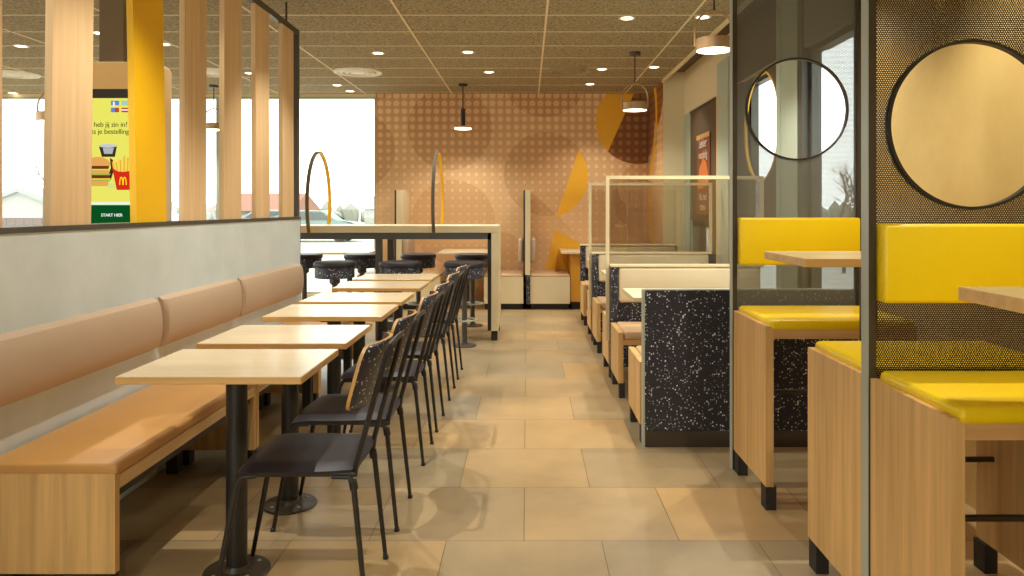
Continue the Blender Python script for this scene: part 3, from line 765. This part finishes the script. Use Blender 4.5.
# ------------------------------------------------------------------ lamps
GLOW = emit('lamp_glow', (1.0, 0.90, 0.72, 1), 3.5)
GLOW2 = emit('downlight_glow', (1.0, 0.86, 0.62, 1), 5)
def spot(x, y, z, watts, ang=105, blend=0.6, rad=0.022, col=(1.0,0.965,0.88), name='spot_light', aim=None):
    L = bpy.data.lights.new(name, 'SPOT'); L.energy = watts*0.85; L.color = col; L.spot_size = math.radians(ang); L.spot_blend = blend; L.shadow_soft_size = rad
    o = bpy.data.objects.new(name, L); COL.objects.link(o); o.location = (x, y, z)
    if aim: o.rotation_euler = (Vector(aim)-Vector((x,y,z))).to_track_quat('-Z','Y').to_euler()
    return o
def pendant_cyl(x, y, z, lb):
    r = thing('pendant_lamp', lb, 'lamp', (x, y, z))
    bm = new(); lathe(bm, [(0,0),(0.058,0),(0.058,0.03),(0,0.03)], (x,y,ZC-0.03), 24); obj('canopy', bm, M['black'], r, True, True)
    bm = new(); cyl(bm, (x,y,z+0.24), (x,y,ZC-0.03), 0.008, 8); obj('rod', bm, M['black'], r, True)
    bm = new(); cyl(bm, (x,y,z+0.03), (x,y,z+0.25), 0.030, 20); obj('stem', bm, M['black'], r, True, True)
    bm = new(); lathe(bm, [(0,0.035),(0.06,0.03),(0.112,0.018),(0.112,0.0),(0.104,0.0)], (x,y,z), 36); obj('shade', bm, M['copper'], r, True, True)
    bm = new(); lathe(bm, [(0,0.001),(0.106,0.001),(0.106,-0.014),(0,-0.014)], (x,y,z), 36); obj('lens', bm, GLOW, r, True, True)
    spot(x, y, z-0.03, 30, 150)
def pendant_hoop(x, y, z, lb, ztop=None):
    r = thing('pendant_lamp', lb, 'lamp', (x, y, z))
    bm = new(); lathe(bm, [(0,0),(0.055,0),(0.062,0.03),(0,0.03)], (x,y,ZC-0.03), 24); obj('canopy', bm, M['bronze'], r, True, True)
    bm = new(); cyl(bm, (x,y,z+0.235), (x,y,ZC-0.03), 0.007, 8); obj('rod', bm, M['bronze'], r, True)
    bm = new()
    pts = [(x-0.132, y, z-0.01), (x-0.132, y, z+0.06)] + [(x-0.132*math.cos(PI*k/20), y, z+0.10+0.135*math.sin(PI*k/20)) for k in range(21)] + [(x+0.132, y, z+0.06), (x+0.132, y, z-0.01)]
    tube(bm, pts, 0.008, 8); obj('hoop', bm, M['copper'], r, True, True)
    bm = new(); lathe(bm, [(0,0.045),(0.118,0.045),(0.126,0.038),(0.126,-0.034),(0.118,-0.036)], (x,y,z), 40); obj('drum', bm, M['copper'], r, True, True)
    bm = new(); lathe(bm, [(0,-0.026),(0.119,-0.026),(0.119,-0.037),(0,-0.037)], (x,y,z), 40); obj('lens', bm, GLOW, r, True, True)
    spot(x, y, z-0.06, 30, 150)
pendant_cyl(-0.82, 9.6, 2.335, 'slim black pendant lamp with a disc shade before the mural')
pendant_hoop(1.10, 7.65, 2.345, 'hooped copper pendant lamp hanging over the second low booth')
pendant_hoop(1.285, 5.15, 2.43, 'large hooped copper pendant lamp beside the bronze screen post')
pendant_hoop(-4.05, 9.7, 2.36, 'hooped pendant lamp before the window, seen between the oak slats')
pendant_hoop(-4.24, 6.7, 2.12, 'hooped pendant lamp mostly hidden by a wide oak slat')

dl = [(378,53,'small recessed downlight beside the white round vent'),(468,52,'small recessed downlight on the ceiling in front of the slim pendant'),
      (489,72,'recessed downlight just behind and beside the one before the slim pendant'),(337,85,'tiny recessed downlight near the window band'),
      (350,91,'tiny recessed downlight touching the window head'),(627,18,'bright recessed downlight high over the aisle, nearest of those before the mural'),
      (602,69,'small recessed downlight beside the grey round vent'),(654,67,'recessed downlight beside the pendant near the ceiling edge'),
      (590,84,'small recessed downlight close above the yellow mural leaf'),(703,17,'recessed downlight half behind the large pendant hoop'),
      (21,46,'recessed downlight seen past the first oak slat'),(13,93,'recessed downlight above the window seen past the first slat'),
      (164,44,'recessed downlight seen beside the yellow slat'),(100,33,'recessed downlight seen above the ordering kiosk'),(250,73,'recessed downlight seen between two oak slats')]
for px, py, lb in dl:
    Y = 1190.0/(208-py); X = (px-527)*Y/750
    r = thing('downlight', lb, 'downlight', (X, Y, ZC), group='recessed downlights')
    bm = new(); lathe(bm, [(0.048,-0.001),(0.066,-0.005),(0.070,0.0)], (X,Y,ZC-0.001), 24); obj('trim_ring', bm, M['white'], r, True, True)
    bm = new(); lathe(bm, [(0,-0.003),(0.049,-0.003)], (X,Y,ZC-0.001), 24); obj('lens', bm, GLOW2, r, True)
vd = [(358,72,'white round ceiling vent near the window corner','white'),(567,71,'brownish round ceiling vent before the mural','ceiling'),
      (213,72,'round ceiling vent seen between the oak slats','white'),(13,74,'round ceiling vent seen past the first oak slat','white')]
for px, py, lb, mt in vd:
    Y = 1190.0/(208-py); X = (px-527)*Y/750
    r = thing('ceiling_vent', lb, 'vent', (X, Y, ZC), group='round ceiling vents')
    mm = M[mt] if mt == 'white' else plain('tan_vent_paint', rgb(150,136,106), 0.6)
    bm = new()
    lathe(bm, [(0.285,0.0),(0.28,-0.012),(0.25,-0.014),(0.235,-0.004)], (X,Y,ZC), 40); obj('rim', bm, mm, r, True, True)
    bm = new()
    for q in (0.21, 0.15): lathe(bm, [(q,-0.003),(q-0.005,-0.016),(q-0.035,-0.02),(q-0.045,-0.003)], (X,Y,ZC), 40)
    lathe(bm, [(0.235,-0.002),(0,-0.002)], (X,Y,ZC), 40)
    lathe(bm, [(0.09,-0.003),(0.085,-0.018),(0,-0.022)], (X,Y,ZC), 40)
    obj('diffuser', bm, mm, r, True, True)

# ------------------------------------------------------------------ ordering kiosk behind the slats
KY, KX = 4.05, -2.236
r = thing('ordering_kiosk', 'ordering kiosk with yellow-green screen standing behind the oak slats', 'kiosk', (KX, KY+0.1, 0))
bm = new(); prism(bm, rrect(KX-0.25, KX+0.25, 0.0, 2.105, 0.05, 6), fXZ(KY+0.012), 0.13); obj('housing', bm, M['white'], r, True)
bm = new(); prism(bm, rrect(KX-0.245, KX+0.245, 1.955, 2.10, 0.045, 6), fXZ(KY), 0.012); obj('header', bm, plain('kiosk_header_tan', rgb(244,200,128), 0.5), r, True)
bm = new(); box(bm, KX-0.225, KX+0.225, KY-0.004, KY+0.012, 1.14, 1.955); obj('bezel', bm, plain('kiosk_bezel', rgb(44,22,8), 0.35), r, True)
E = lambda n, c, s=0.85: emit(n, c, s*0.82)
s0, s1, sz0, sz1 = KX-0.20, KX+0.20, 1.205, 1.905
scr = obj('screen', (lambda b: (box(b, s0, s1, KY-0.008, KY-0.004, sz0, sz1), b)[1])(new()), E('screen_lime', rgb(226,222,96)), r, True)
def flat(name, poly, mat, dy=0.010, t_=0.0008):
    bm = new(); prism(bm, poly, fXZ(KY-dy), -t_); return obj(name, bm, mat, scr, True)
def ell(cx, cz, a, b, n=24, a0=0, a1=360): return [(cx+a*math.cos(math.radians(a0+(a1-a0)*k/n)), cz+b*math.sin(math.radians(a0+(a1-a0)*k/n))) for k in range(n + (0 if a1-a0 == 360 else 1))]
KP = KY/750.0      # size of a photo pixel on the kiosk's plane
def kp(px, py): return ((px-527)*KP, H + (208-py)*KP)
flat('green_band', [(s0,sz0),(s1,sz0),(s1,kp(0,205)[1]),(s0,kp(0,205)[1])], E('screen_green', rgb(10,84,34), 0.7))
flat('white_line', [(s0,kp(0,204.9)[1]),(s1,kp(0,204.9)[1]),(s1,kp(0,202)[1]),(s0,kp(0,202)[1])], E('screen_pale', rgb(226,236,214)), 0.0095)
ink = E('screen_ink', rgb(50,60,20), 0.5); whi = E('screen_white', rgb(245,248,240), 0.9)
RX = (PI/2, 0, 0)
text('lettering', 'Waar heb jij zin in?', 0.038, (kp(103,0)[0], KY-0.0105, kp(0,127)[1]), RX, ink, scr)
text('lettering', 'Plaats je bestelling', 0.038, (kp(106,0)[0], KY-0.0105, kp(0,134)[1]), RX, ink, scr)
text('lettering', 'START HIER', 0.023, (kp(113,0)[0], KY-0.0115, kp(0,216.5)[1]), RX, whi, scr)
cr = {'b': E('flag_blue', rgb(90,130,200)), 'g': E('flag_teal', rgb(150,200,180)), 'r': E('flag_red', rgb(190,60,50)), 'w': E('flag_white', rgb(230,230,225))}
for (px, py, w, h, c) in ((112,101,8,4.5,'b'),(114,102,2,4.5,'w'),(122.5,101,8,4.5,'g'),(112,108,4,4.5,'b'),(116,108,4,4.5,'r'),(122.5,108,8,4.5,'r'),(122.5,109.5,8,1.4,'w'),(133,101,8,4.5,'b'),(133,108,8,4.5,'r')):
    x, z = kp(px, py); flat('language_flag', [(x,z),(x+w*KP,z),(x+w*KP,z-h*KP),(x,z-h*KP)], cr[c], 0.0095 + (0.001 if c == 'w' else 0))
bun = E('bun_tan', rgb(222,160,84)); pat = E('patty_brown', rgb(96,56,26)); let = E('lettuce_green', rgb(150,180,70)); chs = E('cheese_yellow', rgb(240,200,60))
def K2(poly): return [kp(*p) for p in poly]
def pell(cx, cy, a, b, n=24, a0=0, a1=360): return [kp(cx+a*math.cos(math.radians(a0+(a1-a0)*k/n)), cy-b*math.sin(math.radians(a0+(a1-a0)*k/n))) for k in range(n + (0 if a1-a0 == 360 else 1))]
flat('burger_bun', pell(99,166,13,9,20,0,180), bun, 0.011)
for (yy, mt, hh, a, b) in ((166,pat,3.2,86,110.5),(169,chs,1.2,87,111),(170.2,bun,3.6,86,110.5),(173.8,let,1.4,86,112),(175.2,pat,3.2,86,111),(178.4,chs,1.2,87,112),(179.6,let,1.6,86,112),(181.2,bun,5.0,88,110)):
    flat('burger_layer', K2([(a,yy),(b,yy),(b-1,yy+hh),(a+1,yy+hh)]), mt, 0.011)
flat('lettuce_leaf', pell(112,186,4,2.6), E('lettuce_pale', rgb(206,216,130)), 0.0105)
cup = E('cup_dark', rgb(60,44,34)); flat('dip_cup', K2([(100,146),(118,146),(116,157),(103,157)]), cup, 0.0105)
flat('cup_label', K2([(104,148),(115,148),(113.5,154),(105.5,154)]), E('cup_label_grey', rgb(170,176,176)), 0.0115)
flat('cup_rim', pell(109,146,9.2,1.8), E('cup_rim_grey', rgb(190,196,196)), 0.0112)
red = E('fries_red', rgb(206,44,26)); fry = E('fries_yellow', rgb(244,204,80)); fry2 = E('fries_ochre', rgb(222,172,60))
for k in range(13):
    x = 115 + k*1.6; t0 = 156 + abs(k-6)*0.7 + random.random()*5; dx = (k-6)*0.35
    flat('french_fry', K2([(x,174),(x+1.4,174),(x+1.4+dx,t0),(x+dx,t0)]), fry if k % 2 else fry2, 0.0108+0.0002*(k%3))
flat('fries_box', K2([(113.5,168),(119,171.5),(125,172),(131,171),(136,168),(133.5,190),(118,190)]), red, 0.012)
# golden arches on the box
def arch(cx, w, hgt, base):
    out = []; n = 12
    for k in range(n+1):
        a = PI*k/n; out.append((cx - w*math.cos(a), base - hgt*math.sin(a)**0.8))
    inn = [(cx - (w-0.9)*math.cos(PI*k/n), base - max(0,(hgt-1.4))*math.sin(PI*k/n)**0.8) for k in range(n, -1, -1)]
    return out + inn
gy = E('arches_gold', rgb(255,204,20), 1.0)
flat('logo_arch', K2(arch(122.6, 2.0, 8.2, 185)), gy, 0.0132); flat('logo_arch', K2(arch(126.0, 2.0, 8.2, 185)), gy, 0.0132)
flat('tomato_stack', K2([(111,158),(114,160),(115,170),(112,180),(109,176),(112,168)]), E('tomato_dark', rgb(70,40,30)), 0.0106)
# brown column and duct behind the kiosk
bm = new(); box(bm, -2.84, -2.68, 4.98, 5.2, 0, 2.9); struct('column', bm, plain('brown_column_paint', rgb(120,98,66), 0.6))

# ------------------------------------------------------------------ outdoors
bm = new(); box(bm, -60, 60, 10.6, 90, -0.25, -0.2); box(bm, 2.25, 60, -10, 10.6, -0.25, -0.2); box(bm, -60, -8.65, -10, 10.6, -0.25, -0.2)
struct('ground', bm, plain('pale_asphalt', rgb(172,168,156), 0.8, scale=1.5))
r = thing('garden_fence', 'dark brown board fence outside in front of the pale gabled shed', 'fence', (-9.6, 14, -0.2))
for k in range(18):
    bm = new(); x = -11.2+k*0.165; box(bm, x, x+0.155, 14, 14.03, -0.2, 1.13); obj('board', bm, plain('fence_brown', rgb(88,56,24), 0.7) if k == 0 else FB, r, True) if k else None
    if k == 0:
        FB = plain('fence_brown', rgb(88,56,24), 0.7); obj('board', bm, FB, r, True)
bm = new(); box(bm, -11.3, -8.2, 14.03, 14.07, 0.95, 1.03); obj('rail', bm, FB, r, True)
def house(name, lb, x0, x1, y0, y1, zw, zr, wall, roof, axis='y'):
    r = thing(name, lb, 'house', ((x0+x1)/2, (y0+y1)/2, -0.2))
    bm = new(); xm = (x0+x1)/2
    prism(bm, [(x0,-0.2),(x1,-0.2),(x1,zw),(xm,zr),(x0,zw)] if axis == 'y' else [(x0,-0.2),(x1,-0.2),(x1,zw),(x0,zw)], fXZ(y0), y1-y0); obj('wall', bm, wall, r, True)
    bm = new()
    if axis == 'y': prism(bm, [(x0-0.3,zw-0.1),(xm,zr+0.02),(x1+0.3,zw-0.1),(x1+0.3,zw+0.08),(xm,zr+0.2),(x0-0.3,zw+0.08)], fXZ(y0-0.2), y1-y0+0.4)
    else: prism(bm, [(y0-0.3,zw-0.05),(y1+0.3,zw-0.05),((y0+y1)/2,zr)], lambda u, v, w: (x0-0.3+w, u, v), x1-x0+0.6)
    obj('roof', bm, roof, r, True)
    return r
pw = plain('pale_house_render', rgb(156,156,146), 0.8); rr_ = plain('pale_roof', rgb(140,144,136), 0.8); rt = plain('red_roof', rgb(140,96,78), 0.8)
house('shed', 'pale gabled shed outside seen between the first two oak slats', -21.3, -19.3, 30, 36, 1.55, 1.95, pw, rr_)
house('house', 'low house with a reddish roof outside, seen between the far oak slats', -17.5, -13.5, 42, 48, 1.2, 2.2, pw, rt, 'x')
house('house', 'low pale house outside behind the parked cars', -13.0, -7.0, 60, 66, 1.3, 2.3, pw, rr_, 'x')
tb = plain('pale_bark', rgb(96,82,64), 0.9)
def tree(x, y, h, lb, seed):
    rnd = random.Random(seed)
    r = thing('bare_tree', lb, 'tree', (x, y, -0.2), group='bare trees outside')
    bm = new(); segs = []
    def grow(p, d, L, rad, lev):
        q = p + d*L
        tube(bm, [p, (p+q)/2 + Vector((rnd.uniform(-1,1),rnd.uniform(-1,1),0))*L*0.05, q], [rad, rad*0.8, rad*0.6], 5)
        if lev > 0:
            for k in range(3 if lev > 1 else 4):
                a = rnd.uniform(0, 2*PI); s = rnd.uniform(0.35, 0.8)
                nd = (d + Vector((math.cos(a)*s, math.sin(a)*s, rnd.uniform(-0.1,0.2)))).normalized()
                grow(p + d*L*rnd.uniform(0.6, 1.0), nd, L*rnd.uniform(0.55,0.75), rad*0.55, lev-1)
    grow(Vector((0,0,0)), Vector((0,0,1)), h*0.42, h*0.018, 4)
    obj('branches', bm, tb, r)
tree(-18.2, 29.0, 4.1, 'bare tree outside rising beside the pale gabled shed', 3)
tree(9.2, 22.0, 3.2, 'bare tree outside the window behind the round screen opening', 5)
tree(7.4, 17.5, 2.7, 'smaller bare tree outside the window above the yellow backrest', 9)
tree(11.4, 26.0, 3.6, 'far bare tree outside beyond the other two by the parking', 12)
CW = plain('car_window_grey', rgb(90,94,92), 0.3)
def car(x, y, lb, mat, rz=0.0, L=4.2):
    r = thing('car', lb, 'car', (x, y, -0.2), rz, group='cars parked outside')
    bm = new(); prof = [(-2.1,0.3),(2.1,0.3),(2.12,0.75),(1.9,0.86),(1.15,0.93),(0.55,1.38),(-1.1,1.42),(-1.85,0.98),(-2.1,0.9)]
    prism(bm, prof, lambda u, v, w: (u, -0.8+w, v), 1.6)
    bmesh.ops.bevel(bm, geom=bm.edges[:], offset=0.06, segments=2, affect='EDGES'); obj('body', bm, mat, r, smooth=True)
    bm = new(); prism(bm, [(-1.6,0.97),(1.0,0.97),(0.5,1.32),(-1.02,1.35)], lambda u, v, w: (u, -0.81+w, v), 1.62); obj('window', bm, CW, r)
    for sx in (-1.3, 1.3):
        for sy in (-0.82, 0.62):
            bm = new(); cyl(bm, (sx, sy, 0.32), (sx, sy+0.2, 0.32), 0.32, 20); obj('wheel', bm, M['black'], r, smooth=True)
    return r
car(-9.6, 34, 'grey-green parked car outside beside the mural edge', plain('car_teal_paint', rgb(124,142,136), 0.4))
car(-16.4, 33, 'pale parked car outside seen beneath the reddish roof', plain('car_pale_paint', rgb(160,160,154), 0.4))
car(-13.2, 40, 'silver parked car outside behind the tall hoop', plain('car_silver_paint', rgb(150,154,152), 0.4))
car(12.5, 20, 'silver parked car outside the right-hand windows', plain('car_grey_paint', rgb(140,142,138), 0.4), 0.3)
bm = new(); rnd = random.Random(4)
for k in range(380):
    a = math.radians(rnd.uniform(20, 160)); R = rnd.uniform(78, 86); x, y = R*math.cos(a), R*math.sin(a); h = rnd.uniform(0.5, 1.5); w = rnd.uniform(0.6, 1.3)
    m0 = Matrix.Translation((x, y, h*0.4)) @ Matrix.Diagonal((w, w, h, 1)); bmesh.ops.create_icosphere(bm, subdivisions=1, radius=1, matrix=m0)
o = obj('treeline', bm, plain('hazy_treeline', rgb(138,138,126), 0.9)); tag(o, 'hazy pale line of trees and shrubs along the horizon outside', 'trees', kind='stuff')

# ------------------------------------------------------------------ light
w = bpy.data.worlds.new('World'); S.world = w; w.use_nodes = True
nt = w.node_tree; nt.nodes.clear()
bg = nt.nodes.new('ShaderNodeBackground'); ow = nt.nodes.new('ShaderNodeOutputWorld')
bg.inputs[0].default_value = (0.97, 1.0, 0.985, 1); bg.inputs[1].default_value = 2.5
nt.links.new(bg.outputs[0], ow.inputs[0])
for y, e in ((0.4, 60), (3.15, 92), (5.3, 75), (7.65, 52), (9.0, 52)):
    spot(-1.53 if y > 6 else -1.1, y, 2.87, e, rad=0.012)
for y in (0.6, 4.3, 6.4, 7.63, 8.9):
    spot(-0.5, y, 2.87, 30)
for y in (4.9, 6.26, 8.5, 9.6):
    spot(0.83, y, 2.87, 42)
for y, e in ((1.0, 60), (2.75, 75), (4.35, 55), (6.23, 25), (8.5, 25)):
    spot(1.45, y, 2.87, e, rad=0.012)
for y in (3.0, 6.0, 8.6):
    spot(-3.6, y, 2.87, 50); spot(-5.8, y, 2.87, 50)
spot(-2.4, 2.6, 2.87, 50); spot(-2.4, 4.4, 2.87, 50)

# ------------------------------------------------------------------ camera
cd = bpy.data.cameras.new('camera'); cam = bpy.data.objects.new('camera', cd); COL.objects.link(cam)
cd.sensor_width = 36; cd.lens = 36*F/1024
cd.shift_x = -15/1024; cd.shift_y = -80/1024
cam.location = (0, 0, H); cam.rotation_euler = (PI/2, 0, 0)
cd.clip_end = 300
S.camera = cam
S.view_settings.view_transform = 'Standard'; S.view_settings.look = 'None'; S.view_settings.gamma = 1.0
S.view_settings.use_curve_mapping = False
S.view_settings.exposure = 0.66
S.cycles.max_bounces = 10; S.cycles.diffuse_bounces = 5; S.cycles.transparent_max_bounces = 16
S.cycles.use_denoising = True
